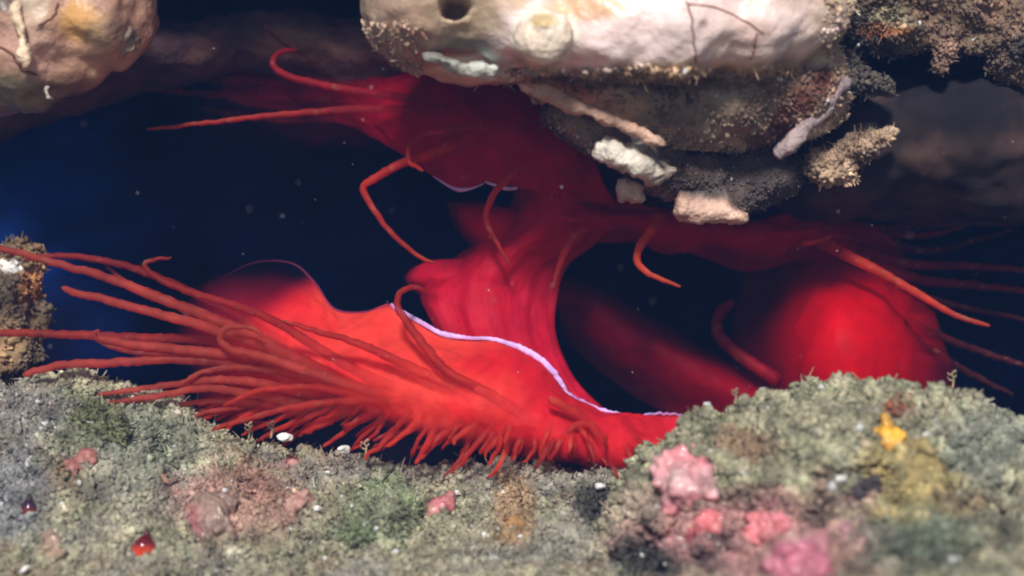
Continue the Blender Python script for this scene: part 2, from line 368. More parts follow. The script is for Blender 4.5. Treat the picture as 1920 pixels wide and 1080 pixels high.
def tube(name, pts, m, parent=None, col=None, n=None, sides=8, wob=0.0, dens=1.0, cap=True, flat=1.0, tipcol=None):
    """pts: (px,py,Y,r[px]) traced in the photograph, placed at real depth"""
    q = [(*P(p[0], p[1], p[2]), p[3] * (D0 + p[2]) / D0 / 150) for p in pts]
    return tube3(name, q, m, parent, col, n, sides, wob, dens, cap, flat, tipcol)
def tube3(name, q, m, parent=None, col=None, n=None, sides=8, wob=0.0, dens=1.0, cap=True, flat=1.0, tipcol=None):
    L = sum(np.linalg.norm(np.array(q[i+1][:3]) - np.array(q[i][:3])) for i in range(len(q)-1))
    n = n or max(8, int(L / .045))
    c = cat(q, n); p = c[:, :3]; r = np.maximum(c[:, 3], .004)
    if wob:
        s = rng.random() * 50
        p = p + wob * np.stack([fbm(np.stack([p[:, 0]*0+s+k*9, np.arange(n)*.35, np.zeros(n)], 1), 1, 2) for k in range(3)], 1) * np.linspace(0, 1, n)[:, None]
        r = r * (1 + .16 * fbm(np.stack([np.arange(n)*.8, np.zeros(n)+s, np.zeros(n)], 1), 1, 2))
    if m is M_tent:                              # faint rings along each strand
        ring = np.sin(np.arange(n) * 2 * math.pi / 4.3 + rng.random() * 6) * (.6 + .4 * np.sin(np.arange(n) * .37))
        r = r * (1 + .03 * ring)
    t = np.gradient(p, axis=0); t /= np.linalg.norm(t, axis=1)[:, None] + 1e-9
    up = np.array([0, -1.0, 0.02]); V = []
    rr = r.copy(); rr[-1] *= .55; rr[-2] *= .9
    for i in range(n):
        s = np.cross(t[i], up); s /= np.linalg.norm(s) + 1e-9; u = np.cross(s, t[i])
        for k in range(sides):
            an = 2 * math.pi * k / sides
            V.append(p[i] + rr[i] * (s * math.cos(an) + flat * u * math.sin(an)))
    V = np.array(V); F = [[i*sides+k, i*sides+(k+1) % sides, (i+1)*sides+(k+1) % sides, (i+1)*sides+k] for i in range(n-1) for k in range(sides)]
    V = np.vstack([V, p[0], p[-1] + t[-1] * rr[-1] * .6]); a0, a1 = len(V)-2, len(V)-1
    F += [[a0, (k+1) % sides, k, k] for k in range(sides)] + [[a1, (n-1)*sides+k, (n-1)*sides+(k+1) % sides, (n-1)*sides+(k+1) % sides] for k in range(sides)]
    bm = bmesh.new(); bv = [bm.verts.new(x) for x in V]
    for ff in F:
        w_ = []; [w_.append(x) for x in ff if x not in w_]
        try: bm.faces.new([bv[x] for x in w_])
        except ValueError: pass
    bmesh.ops.recalc_face_normals(bm, faces=bm.faces)
    me = bpy.data.meshes.new(name); bm.to_mesh(me); bm.free()
    me.polygons.foreach_set('use_smooth', np.full(len(me.polygons), True))
    col = lin(190, 40, 32) if col is None else np.array(col)
    tt = np.concatenate([np.repeat(np.linspace(0, 1, n), sides), [0, 1]])[:, None]
    tc_ = col if tipcol is None else np.array(tipcol)
    K_ = col * (1 - tt) + tc_ * tt
    if m is M_tent:
        rr_ = np.concatenate([np.repeat(ring, sides), [0, 0]])[:, None]; s2_ = rng.random() * 90
        K_ = K_ * (1 + .09 * rr_) * (1 + .35 * fbm(np.concatenate([V[:, :1] * 2.2, V[:, 1:] * 2.2], 1) + s2_, 1, 3))[:, None]
        fl = fbm(V * 9 + s2_, 1, 2)[:, None]; K_ = np.where(fl > .55, K_ * .6 + lin(220, 150, 130) * .35, K_)
    if m is M_lip:
        bk = fbm(V * 3.0, 1, 4, 44)[:, None]; K_ = K_ * (1 + .7 * bk) + lin(120, 30, 90) * sm(-bk, .1, .5)
    setcol(me, np.clip(K_, .002, .95))
    if not isinstance(dens, tuple): dens = (dens, dens)
    if not isinstance(dens[0], list): dens = ([0, 1], list(dens))
    dn = np.interp(tt[:, 0], dens[0], dens[1])
    setval(me, dn, 'dens')
    return link(name, me, m, parent)

VE = lin(120, 80, 68)
# ---- rib, pale shells and clumps hanging under the overhang
def shellish(name, bl, label, base, cat_='shell', m=None, sp=(), **kw):
    kw.setdefault('vox', .045); kw.setdefault('disp', (.13, 2.6, 4)); kw.setdefault('disp2', (.045, 10, 3)); kw.setdefault('smooth', 1)
    return rock(name, bl, label, base, list(sp), m=m or M_shell, cat_=cat_, **kw)
shellish('worm_tube', [E(1020, 172, -1.95, .3, .1, .09, (0, .3, 0)), E(1070, 194, -1.95, .34, .1, .09, (0, .42, 0)), E(1130, 218, -1.95, .36, .1, .085, (0, .42, 0)), E(1185, 243, -1.95, .34, .1, .085, (0, .42, 0)), E(1228, 264, -1.95, .16, .1, .09, (0, .4, 0))],
    'long tan ridge like a worm tube slanting down under the overhanging rock', (lin(206, 168, 146), lin(176, 140, 120)), 'worm tube', disp=(.05, 2.5, 3), disp2=(.03, 9, 3))
_, slm = rock('slate_rock', [E(1120, 245, -.9, .7, .5, .26, (0, .5, 0)), E(1210, 290, -.8, .6, .5, .3, (0, .4, 0)), E(1290, 330, -.7, .55, .5, .32), E(1350, 365, -.6, .5, .4, .28), E(1400, 330, -.4, .7, .5, .4)],
    'dark slate grey rock behind the pale shell lumps under the tan ridge', (lin(136, 116, 102), lin(80, 70, 66)), [(1290, 300, 60, 30, lin(96, 78, 64), .6)], m=M_deep, vox=.06, disp=(.12, 1.8, 4), disp2=(.04, 6, 3))
DB = lin(88, 72, 62)
shellish('shell_fragment', [E(1150, 282, -1.6, .22, .2, .14, (0, .3, 0)), E(1190, 300, -1.6, .3, .2, .2, (0, .3, 0)), E(1235, 322, -1.5, .24, .18, .13), E(1210, 275, -1.4, .22, .16, .12, (0, .4, 0))],
    'pale grey white shell lump just under the lower end of the tan ridge', (lin(216, 208, 194), lin(150, 134, 122)), sp=[(1240, 285, 40, 22, DB, .9), (1175, 320, 20, 8, DB, .5)])
shellish('shell_fragment', [E(1176, 358, -1.0, .13, .12, .15, (0, .3, 0)), E(1190, 374, -1.0, .08, .1, .07)], 'small cream shell knob, smallest one, hanging above the crimson flesh', (lin(210, 182, 162), lin(170, 142, 128)))
shellish('shell_fragment', [E(1283, 392, -1.0, .15, .16, .16), E(1310, 396, -1.02, .17, .16, .16), E(1340, 398, -1.0, .17, .16, .15), E(1368, 402, -1.0, .16, .14, .12), E(1392, 408, -1.0, .1, .12, .08), E(1300, 372, -.98, .2, .14, .18), E(1340, 372, -.95, .24, .12, .2)],
    'blocky cream shell piece poking down into the dark opening, right of centre', (lin(214, 178, 158), lin(176, 142, 124)), sp=[(1330, 350, 60, 26, lin(60, 54, 52), .95), (1390, 375, 30, 18, lin(80, 66, 58), .8)], disp=(.05, 3, 3), disp2=(.03, 10, 3))  # upper part painted dark so the piece fades into shade
shellish('shell_fragment', [E(1575, 168, -1.5, .24, .1, .1, (0, -.9, 0)), E(1540, 208, -1.55, .34, .1, .1, (0, -.85, 0)), E(1495, 256, -1.6, .34, .1, .1, (0, -.8, 0))],
    'long pale lilac shell edge slanting beside the rusty brown band, right of the overhang', (lin(172, 152, 150), lin(130, 112, 114)), disp=(.05, 3, 3), disp2=(.04, 9, 4))
shellish('shell_fragment', [E(840, 118, -2.3, .26, .14, .08, (0, .2, 0)), E(900, 128, -2.3, .26, .13, .08)],
    'bluish white glossy shell strip below the round hole in the overhanging rock', (lin(200, 204, 194), lin(150, 150, 140)), sp=[(850, 104, 60, 8, lin(96, 90, 82), .8)])

shellish('barnacle', [E(1020, 68, -3.0, .33, .3, .3), E(1018, 48, -3.2, .15, .14, .1)], 'round white bump with a yellowish top on the face of the overhanging rock', (lin(238, 222, 204), lin(226, 204, 180)), 'barnacle', sp=[(1018, 40, 26, 14, lin(205, 178, 118), .8), (1000, 66, 12, 10, lin(186, 160, 130), .5)], disp=(.04, 2.5, 3), disp2=(.02, 8, 3))
# darker ceiling running back to the right
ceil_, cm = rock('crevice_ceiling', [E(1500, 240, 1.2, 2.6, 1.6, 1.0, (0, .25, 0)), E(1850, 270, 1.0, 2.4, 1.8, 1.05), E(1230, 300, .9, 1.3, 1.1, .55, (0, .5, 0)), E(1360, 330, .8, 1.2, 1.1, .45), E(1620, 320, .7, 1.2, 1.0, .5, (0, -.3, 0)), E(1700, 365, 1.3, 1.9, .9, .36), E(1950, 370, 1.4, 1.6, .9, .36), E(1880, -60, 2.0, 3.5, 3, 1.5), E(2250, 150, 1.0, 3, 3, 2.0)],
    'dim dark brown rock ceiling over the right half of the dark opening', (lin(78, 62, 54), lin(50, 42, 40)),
    [(1560, 300, 60, 40, lin(80, 68, 60), .7), (1790, 190, 150, 70, lin(30, 29, 34), .9), (1650, 230, 90, 50, lin(34, 32, 34), .8), (1450, 330, 90, 50, lin(40, 36, 38), .7)], vox=.09, disp=(.22, .9, 4), disp2=(.05, 4, 3), m=M_deep)  # dark patches here paint shade over sunlit parts of the ceiling
rock('ceiling_ridge', [E(560, 85, 1.6, 1.5, 1.0, .42, (0, .1, 0)), E(330, 105, 1.6, 1.3, 1.0, .4, (0, -.2, 0)), E(150, 150, 1.4, 1.3, 1.0, .42, (0, -.25, 0)), E(700, 100, 1.5, 1.0, 1.0, .5), E(-80, 150, 1.2, 1.6, 1.2, .8)],
    'blurred mauve brown rock ridge behind, between the pale left rock and the overhang', (lin(96, 66, 62), lin(70, 48, 52)), [(560, 80, 90, 30, lin(120, 92, 78), .7)], vox=.08, disp=(.12, 1, 3), disp2=(.04, 5, 3))
# rear roof closing the crevice from above, out of the frame
rock('roof_rock', [((-4, 4.5, 6.6), (6.5, 6, 3.2)), ((5, 4, 7.0), (7, 6, 3.6)), ((0, -.5, 7.2), (9, 3.4, 3.0))], 'dark rock roof closing the crevice overhead, behind the overhang', (lin(40, 42, 58), lin(26, 30, 48)), [], vox=.25, disp=(.4, .5, 4), disp2=(.1, 2, 3), m=M_deep)

# upper left rock
left, lm = rock('encrusted_rock', [E(60, 0, -1.2, 1.15, 1.0, .95), E(190, 20, -1.3, .6, .8, .6, (0, .3, 0)), E(40, 120, -1.1, .8, .8, .5), E(-120, 40, -.8, 1.6, 1.4, 1.3), E(130, 110, -1.1, .55, .6, .4, (0, -.7, 0))],
    'pinkish tan glossy encrusted rock filling the upper left corner', (lin(188, 148, 122), lin(160, 122, 102)),
    [(60, 20, 30, 60, lin(205, 190, 168), .6), (40, 80, 60, 60, lin(205, 165, 148), .8), (160, 40, 40, 40, lin(215, 165, 95), .8), (40, 180, 90, 40, lin(122, 112, 88), .9), (130, 160, 50, 30, lin(110, 80, 66), .8), (200, 60, 40, 30, lin(140, 125, 108), .6), (16, 8, 24, 16, lin(70, 70, 66), .8)],
    m=M_crust, vox=.06, disp=(.14, 1.2, 3), disp2=(.03, 5, 3), smooth=2)
shellish('crest_ridge', [E(38, 45, -2.1, .07, .1, .3, (0, -.15, 0)), E(50, 90, -2.05, .09, .1, .22)], 'thin cream ridge running down the face of the upper left rock', (lin(225, 200, 170), lin(205, 175, 145)), 'ridge', smooth=2)
shellish('sponge_knob', [E(230, 62, -1.5, .2, .2, .26, (0, -.2, 0)), E(222, 85, -1.5, .17, .18, .14)], 'translucent grey knob on the right end of the upper left rock', (lin(168, 152, 130), lin(120, 104, 90)), 'sponge')
shellish('silt_scrap', [E(88, 168, -2.0, .05, .05, .08), E(94, 184, -2.0, .07, .05, .05)], 'tiny white ragged scrap hanging from the upper left rock', (lin(225, 220, 210), lin(160, 150, 140)), 'scrap', vox=.03)

# upper right: ragged silty rock
fuz, fm = rock('ragged_rock', [E(1640, -10, -.4, 1.0, .8, .7), E(1800, -30, -.2, 1.1, .9, .75), E(1930, 20, -.4, .6, .7, .9), E(1690, 50, -.6, .55, .5, .28), E(1772, 90, -.7, .14, .15, .42, (0, .1, 0)), E(1835, 82, -.6, .3, .16, .09, (0, -.15, 0)), E(1875, 40, -.6, .22, .3, .4), E(1580, 60, -.3, .3, .4, .5), E(1905, 100, -.3, .16, .3, .35)],
    'ragged brown grey rock with silty dangling bits in the upper right corner', (lin(112, 94, 76), lin(72, 64, 60)),
    [(1680, 35, 50, 25, lin(150, 142, 118), .8), (1660, 55, 60, 12, lin(140, 84, 50), .8), (1600, 60, 40, 40, lin(54, 50, 44), .7), (1770, 90, 26, 60, lin(140, 112, 96), .8), (1880, 30, 40, 50, lin(146, 118, 96), .6), (1740, 20, 40, 20, lin(80, 60, 46), .7)], vox=.06, disp=(.14, 1.6, 4), disp2=(.06, 6, 3))
clump, km = rock('silt_clump', [E(1560, 315, -.9, .3, .25, .2), E(1600, 285, -.9, .34, .25, .16, (0, -.5, 0)), E(1650, 255, -.9, .24, .2, .1, (0, -.3, 0))],
    'silty tan clump of debris hanging below the long pale shell edge', (lin(170, 146, 120), lin(128, 106, 88)), [], cat_='debris', vox=.05, disp=(.09, 2.4, 3), disp2=(.05, 7, 3))
bits, bm_ = rock('silt_clump', [E(1560, 130, -.8, .3, .3, .2), E(1590, 150, -.8, .3, .3, .2), E(1655, 165, -.9, .16, .15, .1)],
    'dark grey silty tufts of debris above the long pale shell edge', (lin(92, 84, 74), lin(66, 60, 56)), [], cat_='debris', vox=.05, disp=(.12, 2, 3), disp2=(.05, 7, 3))
stub, sm2 = rock('silty_rock', [E(20, 560, .9, .42, .5, .55), E(-40, 600, .9, .7, .7, .8), E(40, 480, .9, .3, .35, .2), E(10, 670, .9, .45, .5, .3), E(70, 600, .9, .18, .2, .3)],
    'mottled tan and cream rock at the left edge behind the tentacle tips', (lin(150, 120, 84), lin(98, 84, 68)), [(25, 500, 22, 10, lin(225, 220, 215), .9), (60, 540, 22, 30, lin(190, 120, 66), .5), (20, 650, 40, 30, lin(168, 140, 105), .7)], vox=.06, disp=(.14, 2, 4), disp2=(.06, 7, 3))
for (mesh_, n_t, r0, r1, lab, msk) in (
    (om, 16000, .013, .036, 'brown silt felt on the underside of the cream overhanging rock', lambda p, n: (pix(p)[1] > 132 + 14 * np.sin(pix(p)[0] / 40)) * (p[:, 1] < .3) * (pix(p)[0] > 980) + ((pix(p)[0] < 790) & (pix(p)[1] > 40) & (p[:, 1] < 0)) * .9 + ((pix(p)[0] > 1540) & (p[:, 1] < 0)) * .8),
    (fm, 9000, .014, .038, 'brown fuzzy silt on the ragged rock in the upper right corner', lambda p, n: (p[:, 1] < .4)),
    (km, 1500, .015, .045, 'tan silt crumbs on the clump hanging below the long pale shell edge', lambda p, n: (p[:, 1] < 0)),
    (bm_, 900, .015, .045, 'dark silt crumbs on the tufts above the long pale shell edge', lambda p, n: (p[:, 1] < 0)),
    (slm, 6000, .01, .026, 'grey brown silt crumbs on the slate rock between the pale shell lumps', lambda p, n: (p[:, 1] < .2)),
    (om, 1500, .015, .04, 'tan silt caught along the lower lip of the cream overhanging rock', lambda p, n: (np.abs(pix(p)[1] - 140) < 12) * (p[:, 1] < 0) * (pix(p)[0] > 900)),
    (sm2, 1800, .018, .05, 'tan silt crumbs on the mottled rock at the left edge', lambda p, n: (p[:, 1] < 1.2))):
    q = turf(mesh_, n_t, r0, r1, msk, thread=.35)
    tag(link('silt', q, M_turf), lab, 'silt', kind='stuff')

# hairline cracks across the cream face, laid on the surface
from mathutils.bvhtree import BVHTree
def bvh_of(me):
    me.calc_loop_triangles()
    return BVHTree.FromPolygons([vv.co.copy() for vv in me.vertices], [tuple(t.vertices) for t in me.loop_triangles])
O_BVH = bvh_of(om); B_BVH = bvh_of(mm); F_BVH = bvh_of(seabed.data); L_BVH = bvh_of(lm)
eye = Vector((0, -D0, 0))
def hit(bv, px, py):
    d_ = (Vector(P(px, py, 0)) - eye).normalized(); h = bv.ray_cast(eye, d_)
    return h[0] if h[0] else Vector(P(px, py, -1))
def crack(bv, pts, r, parent, col):
    q = []
    dense = cat([(p[0], p[1], 0) for p in pts], 24)
    for k, p in enumerate(dense):
        h = hit(bv, p[0] + 1.2 * math.sin(k * 1.1), p[1]); q.append((h.x, h.y + .0, h.z, r))
    o = tube3('crack', q, M_rock, parent, col, n=60, sides=6); return o
for pts in ([(1286, 2), (1296, 30), (1300, 70), (1306, 118)], [(1290, 8), (1340, 14), (1390, 36), (1432, 62)], [(1418, 62), (1414, 90), (1408, 112)]):
    crack(O_BVH, pts, .012, over, lin(150, 104, 90))
crack(L_BVH, [(0, 88), (22, 100), (40, 128), (68, 140)], .018, left, VE); crack(L_BVH, [(108, 6), (100, 30), (72, 48)], .014, left, VE)

# ------------------------------------------------------------------ crusts, sponge and small things on the bottom
def crust(name, bv, px, py, r, label, c1, c2, cat_, m=None, n=5, seed=0, flat=.34, group=None, r2=None):
    rs = np.random.default_rng(seed); bl = []
    h0 = hit(bv, px, py)
    m = m or M_pink; c1 = np.array(c1) * .85; c2 = np.array(c2) * .5 + OLIVE * .5
    if m is M_pink: BARE.append((h0.x, h0.y, h0.z, r * .8))
    for k in range(n):
        dx, dz = rs.normal(0, .45, 2) * r; h = h0 + Vector((dx, 0, 0)); 
        s = r * (.45 + .4 * rs.random())
        hh = hit(bv, px + dx * 150, py - dz * 150)
        if (hh - h0).length > r * 3: hh = h0
        bl.append((tuple(hh + Vector((0, -.02 - r * .12, r * .04))), (s, s * flat, s * (.6 + .4 * rs.random())), tuple(rs.normal(0, .5, 3))))
    o, me_ = rock(name, bl, label, (c1, c2), [], m=m, cat_=cat_, vox=max(.03, r * .1), disp=(r * .34, 1.5 / r, 4), disp2=(r * .14, 6 / r, 4), smooth=1, off=seed, one=True)
    if group: o['group'] = group
    return o, me_
PK = lin(222, 128, 138); PK2 = lin(190, 120, 128); LIL = lin(190, 150, 162)
G = 'pink crusts on the seabed and boulder'
crust('coralline_crust', B_BVH, 1280, 915, .4, 'large glossy pink crust, tallest one, on the left side of the boulder', lin(232, 140, 148), lin(215, 165, 178), 'crust', n=9, seed=1, group=G)
crust('coralline_crust', B_BVH, 1325, 985, .22, 'pink crust directly below the tallest glossy pink crust', lin(205, 110, 115), lin(170, 95, 100), 'crust', n=6, seed=2, group=G)
crust('coralline_crust', B_BVH, 1430, 995, .26, 'pink crust with pale tips at the lower middle of the boulder', lin(225, 135, 140), lin(200, 160, 150), 'crust', n=5, seed=3, group=G)
crust('coralline_crust', B_BVH, 1500, 1045, .36, 'broad mauve pink crust cut by the bottom of the picture on the boulder', lin(190, 112, 130), lin(165, 95, 112), 'crust', n=9, seed=4, group=G)
crust('coralline_crust', B_BVH, 1605, 1020, .2, 'mauve crust right of the broad mauve pink crust', lin(160, 108, 122), lin(150, 92, 108), 'crust', n=5, seed=5, group=G)
crust('coralline_crust', F_BVH, 1128, 1000, .16, 'bright magenta pink crust beside the dark pit left of the boulder', lin(200, 88, 120), lin(180, 80, 108), 'crust', n=4, seed=6, group=G)
crust('coralline_crust', F_BVH, 820, 975, .3, 'rose crust streak right of the green algae tuft', lin(200, 118, 120), lin(176, 118, 112), 'crust', n=6, seed=7, group=G)
crust('coralline_crust', F_BVH, 560, 955, .27, 'rounded rose crust left of the green algae tuft', lin(200, 112, 115), lin(178, 105, 108), 'crust', n=5, seed=8, group=G)
crust('coralline_crust', F_BVH, 395, 960, .34, 'wide dull mauve crust above and right of the orange red sea squirt', lin(165, 108, 108), lin(140, 92, 96), 'crust', n=7, seed=9, flat=.3, group=G)
crust('coralline_crust', F_BVH, 150, 866, .18, 'dull salmon crust on the slope below the longest tentacles', lin(170, 108, 100), lin(150, 106, 96), 'crust', n=4, seed=10, flat=.3, group=G)
crust('coralline_crust', F_BVH, 550, 872, .14, 'small dull pink crust under the white shell chips', lin(180, 118, 115), lin(160, 112, 104), 'crust', n=4, seed=11, flat=.3, group=G)
crust('coralline_crust', F_BVH, 108, 1030, .17, 'dull red crust near the bottom left corner', lin(165, 96, 88), lin(140, 96, 84), 'crust', n=4, seed=12, flat=.3, group=G)
crust('coralline_crust', F_BVH, 306, 890, .08, 'tiny red crust midway between the salmon crust and the wide mauve crust', lin(180, 84, 80), lin(150, 84, 76), 'crust', n=3, seed=13, group=G)
crust('yellow_sponge', B_BVH, 1655, 815, .22, 'bright yellow orange sponge patch on top of the boulder', lin(240, 175, 50), lin(215, 160, 80), 'sponge', n=7, seed=14)
crust('tan_sponge', B_BVH, 1720, 870, .24, 'dull ochre sponge patch spreading below the yellow sponge', lin(146, 130, 84), lin(130, 122, 90), 'sponge', m=M_turf, n=6, seed=15, flat=.3)
crust('tan_sponge', F_BVH, 965, 965, .15, 'orange tan sponge patch on the seabed right of the rose crust streak', lin(165, 125, 78), lin(140, 118, 84), 'sponge', m=M_turf, n=5, seed=16, flat=.4)
sm_me = turf(seabed.data, 95000, .018, .046, lambda p, n: ((p[:, 1] > -5.5) & (p[:, 1] < .6) & (np.abs(p[:, 0]) < 6.8)) * np.clip(n[:, 2] + .4, 0, 1), thread=.3)
tag(link('algae_turf', sm_me, M_turf), 'silty grey green algae felt with tiny threads covering the seabed below the red mantle', 'algae', kind='stuff')
tm = turf(mm, 90000, .02, .056, lambda p, n: (p[:, 1] < .4) * (p[:, 2] > -4.2) * (p[:, 1] > -6) * np.clip(n[:, 2] * .6 - n[:, 1] * .7 + .3, 0, 1), thread=.05)
tag(link('algae_turf', tm, M_turf), 'felted grey green algae tufts covering the rounded boulder, bottom right', 'algae', kind='stuff')
gt, gm = crust('algae_tuft', F_BVH, 715, 965, .34, 'rounded green algae tuft in the middle foreground', lin(122, 134, 100), lin(112, 122, 98), 'algae', m=M_turf, n=6, seed=17)
q = turf(gm, 5000, .018, .045, lambda p, n: (n[:, 1] < .3) * 1.0, thread=.8); tag(link('algae_turf', q, M_turf), 'fine green threads on the rounded algae tuft in the middle foreground', 'algae', kind='stuff')
gt, gm = crust('algae_tuft', F_BVH, 180, 815, .3, 'dark olive algae tuft on the left slope above the salmon crust', lin(112, 116, 84), lin(96, 100, 76), 'algae', m=M_turf, n=6, seed=18)
q = turf(gm, 3500, .018, .045, lambda p, n: (n[:, 1] < .3) * 1.0, thread=.8); tag(link('algae_turf', q, M_turf), 'fine olive threads on the dark algae tuft on the left slope', 'algae', kind='stuff')

def bead(px, py, r, label, c1, c2):
    h = hit(F_BVH, px, py); root = empty('sea_squirt', h)
    tag(root, label, 'sea squirt', 'red sea squirts on the seabed')
    me_ = blobs('body', [(tuple(h + Vector((0, -r * .4, r * .2))), (r, r, r * 1.1)), (tuple(h + Vector((r * .2, -r * .3, r * .9))), (r * .5, r * .5, r * .5))], vox=.02, disp=(.02, 6, 2), disp2=(.005, 20, 2))
    v = verts(me_); t_ = sm(v[:, 2], h.z - r * .3, h.z + r * .8)[:, None]; setcol(me_, c1 * (1 - t_) + c2 * t_); me_.name = 'body'
    link('body', me_, M_glossy, root)
    tube3('opening', [(h.x + r * .2, h.y - r * .3, h.z + r * 1.2, r * .3), (h.x + r * .25, h.y - r * .35, h.z + r * 1.6, r * .22)], M_glossy, root, c2 * .6)
M_glossy = col_mat('glossy_tunic', rough=.12, bump=.05, var=.1, spec=.8, sss=.2)
bead(272, 1030, .13, 'glossy orange red sea squirt like a bead, bigger of the two', lin(225, 70, 30), lin(90, 25, 25))
bead(56, 956, .09, 'dark red glossy sea squirt, smaller of the two, near the left edge', lin(120, 35, 20), lin(50, 30, 50))
def chip(px, py, r, label, bv=F_BVH):
    h = hit(bv, px, py); bm = bmesh.new()
    bmesh.ops.create_icosphere(bm, subdivisions=2, radius=1, matrix=Matrix.Translation(h + Vector((0, -.08, .05))) @ Euler((.3, px * .1 % 1 - .5, .4)).to_matrix().to_4x4() @ Matrix.Diagonal((r * 1.5, r * .6, r * .8, 1)))
    me_ = bpy.data.meshes.new('shell_chip'); bm.to_mesh(me_); bm.free(); v = verts(me_); n = norms(me_)
    v += n * (r * .5 * fbm(v, 2.5 / r * .4, 3))[:, None]; me_.vertices.foreach_set('co', v.ravel()); me_.update(); setcol(me_, np.tile(lin(225, 222, 218), (len(v), 1)))
    tag(link('shell_chip', me_, M_shell), label, 'shell chip', 'white shell chips on the seabed')
chip(536, 826, .07, 'bright white shell chip under the fringe, the left and larger of a pair')
chip(646, 850, .06, 'bright white shell chip under the fringe, right of the larger one')
chip(1576, 905, .05, 'small white shell chip right of the green algae', B_BVH)
chip(596, 960, .035, 'tiny cream shell chip beside the rounded rose crust')
chip(858, 930, .03, 'tiny white shell chip above the rose crust streak')
chip(1125, 918, .05, 'pale shell chip on the rim of the dark pit')
chip(50, 1074, .04, 'yellowish white shell chip at the very bottom left')
# small upright hydroid sprigs on the edge
def sprig(px, py, h_, Y, label):
    h_ *= .75; root_p = [(px, py + 14, Y, 2.6), (px + 3, py - h_ * .4, Y, 2.2), (px - 1, py - h_ * .7, Y - .03, 1.8), (px + h_ * .25, py - h_, Y, 1.4)]
    r_ = empty('hydroid', P(px, py + 10, Y)); tag(r_, label, 'hydroid', 'upright hydroid sprigs')
    kc = lin(150, 132, 106)
    tube('stem', root_p, M_rock, r_, kc, sides=5)
    for k in range(4):
        s = 1 if k % 2 else -1; y0 = py - h_ * (.2 + .18 * k)
        tube('branch', [(px + 2, y0, Y, 1.8), (px + s * h_ * .22, y0 - h_ * .12, Y - .02 * k, 1.8), (px + s * h_ * .3, y0 - h_ * (.32 - .04 * k), Y - .03, 1.6)], M_rock, r_, kc, sides=5)
sprig(1785, 720, 36, -1.9, 'bent silty hydroid sprig standing at the right end of the boulder crest')
sprig(1378, 745, 24, -2.2, 'short silty hydroid sprig standing on the left part of the boulder crest')
sprig(684, 848, 34, -.7, 'brown hydroid sprig standing right of the white shell chips')
sprig(466, 812, 30, -.6, 'curly brown hydroid sprig left of the larger white shell chip')
sprig(508, 808, 26, -.6, 'thin hydroid sprig just left of the larger white shell chip')

# ------------------------------------------------------------------ THE ANIMAL
clam = empty('flame_scallop', P(950, 780, .4))
tag(clam, 'red scallop with a lilac edged mantle and many long tentacles lying in the dark crevice', 'scallop')

def sheet(name, rows, nu, nv, col, m=M_flesh, dens=None, thick=.10, disp=(.05, 1.2), parent=clam, colf=None, disp2=(.012, 6), relax=12, fold=(0, 1)):
    rs = [cat([P(*p) for p in r], nu) for r in rows]
    G_ = np.stack(rs)                                        # rows x nu x 3
    out = np.stack([cat(G_[:, j], nv) for j in range(nu)], 1) # nv x nu x 3
    for _ in range(relax):
        o2 = out.copy()
        o2[1:-1, 1:-1] = (out[:-2, 1:-1] + out[2:, 1:-1] + out[1:-1, :-2] + out[1:-1, 2:]) / 4
        out = o2
    idx = np.arange(nv * nu).reshape(nv, nu)
    v = out.reshape(-1, 3)
    du = np.gradient(out, axis=1); dv = np.gradient(out, axis=0)
    nr = np.cross(du, dv).reshape(-1, 3); nr /= np.linalg.norm(nr, axis=1)[:, None] + 1e-9
    nr *= np.where((nr[:, 1] > 0), -1, 1)[:, None] if np.mean(nr[:, 1] > 0) in (0.0, 1.0) else (-1 if nr[:, 1].mean() > 0 else 1)
    uu, vv = np.meshgrid(np.linspace(0, 1, nu), np.linspace(0, 1, nv)); uu = uu.ravel(); vv = vv.ravel()
    edge = np.minimum.reduce([sm(uu, 0, .06), 1 - sm(uu, .94, 1), sm(vv, 0, .08), 1 - sm(vv, .92, 1)])
    v = v + nr * ((disp[0] * fbm(v, disp[1], 3, 5) + disp2[0] * fbm(v, disp2[1], 3, 6)) * (.15 + .85 * edge))[:, None]
    if fold[0]: v = v + nr * (fold[0] * edge * fbm(np.stack([uu * fold[1] + vv * 1.3, vv * 1.6, uu * 0 + 3.3], 1), 1, 4))[:, None]
    th_ = thick * (.12 + .88 * edge)
    back = v - nr * th_[:, None]
    f1 = np.stack([idx[:-1, :-1], idx[:-1, 1:], idx[1:, 1:], idx[1:, :-1]], -1).reshape(-1, 4)
    N = len(v); f2 = f1[:, ::-1] + N
    b = np.concatenate([idx[0, :], idx[1:, -1], idx[-1, -2::-1], idx[-2:0:-1, 0]]); b2 = np.roll(b, -1)
    f3 = np.stack([b, b + N, b2 + N, b2], 1)
    V = np.vstack([v, back]); me_ = mesh(name, V, np.vstack([f1, f2, f3]))
    bm = bmesh.new(); bm.from_mesh(me_); bmesh.ops.recalc_face_normals(bm, faces=bm.faces); bm.to_mesh(me_); bm.free()
    X, Y = pix(V)
    setcol(me_, np.tile(np.array(col), (len(V), 1)) if colf is None else colf(X, Y, V))
    setval(me_, np.ones(len(V)) if dens is None else np.clip(dens(X, Y, np.tile(uu, 2), np.tile(vv, 2)), 0, 1), 'dens')
    return link(name, me_, m, parent)
RED = lin(226, 40, 22); CRIM = lin(206, 24, 54); DEEP = lin(150, 4, 32)

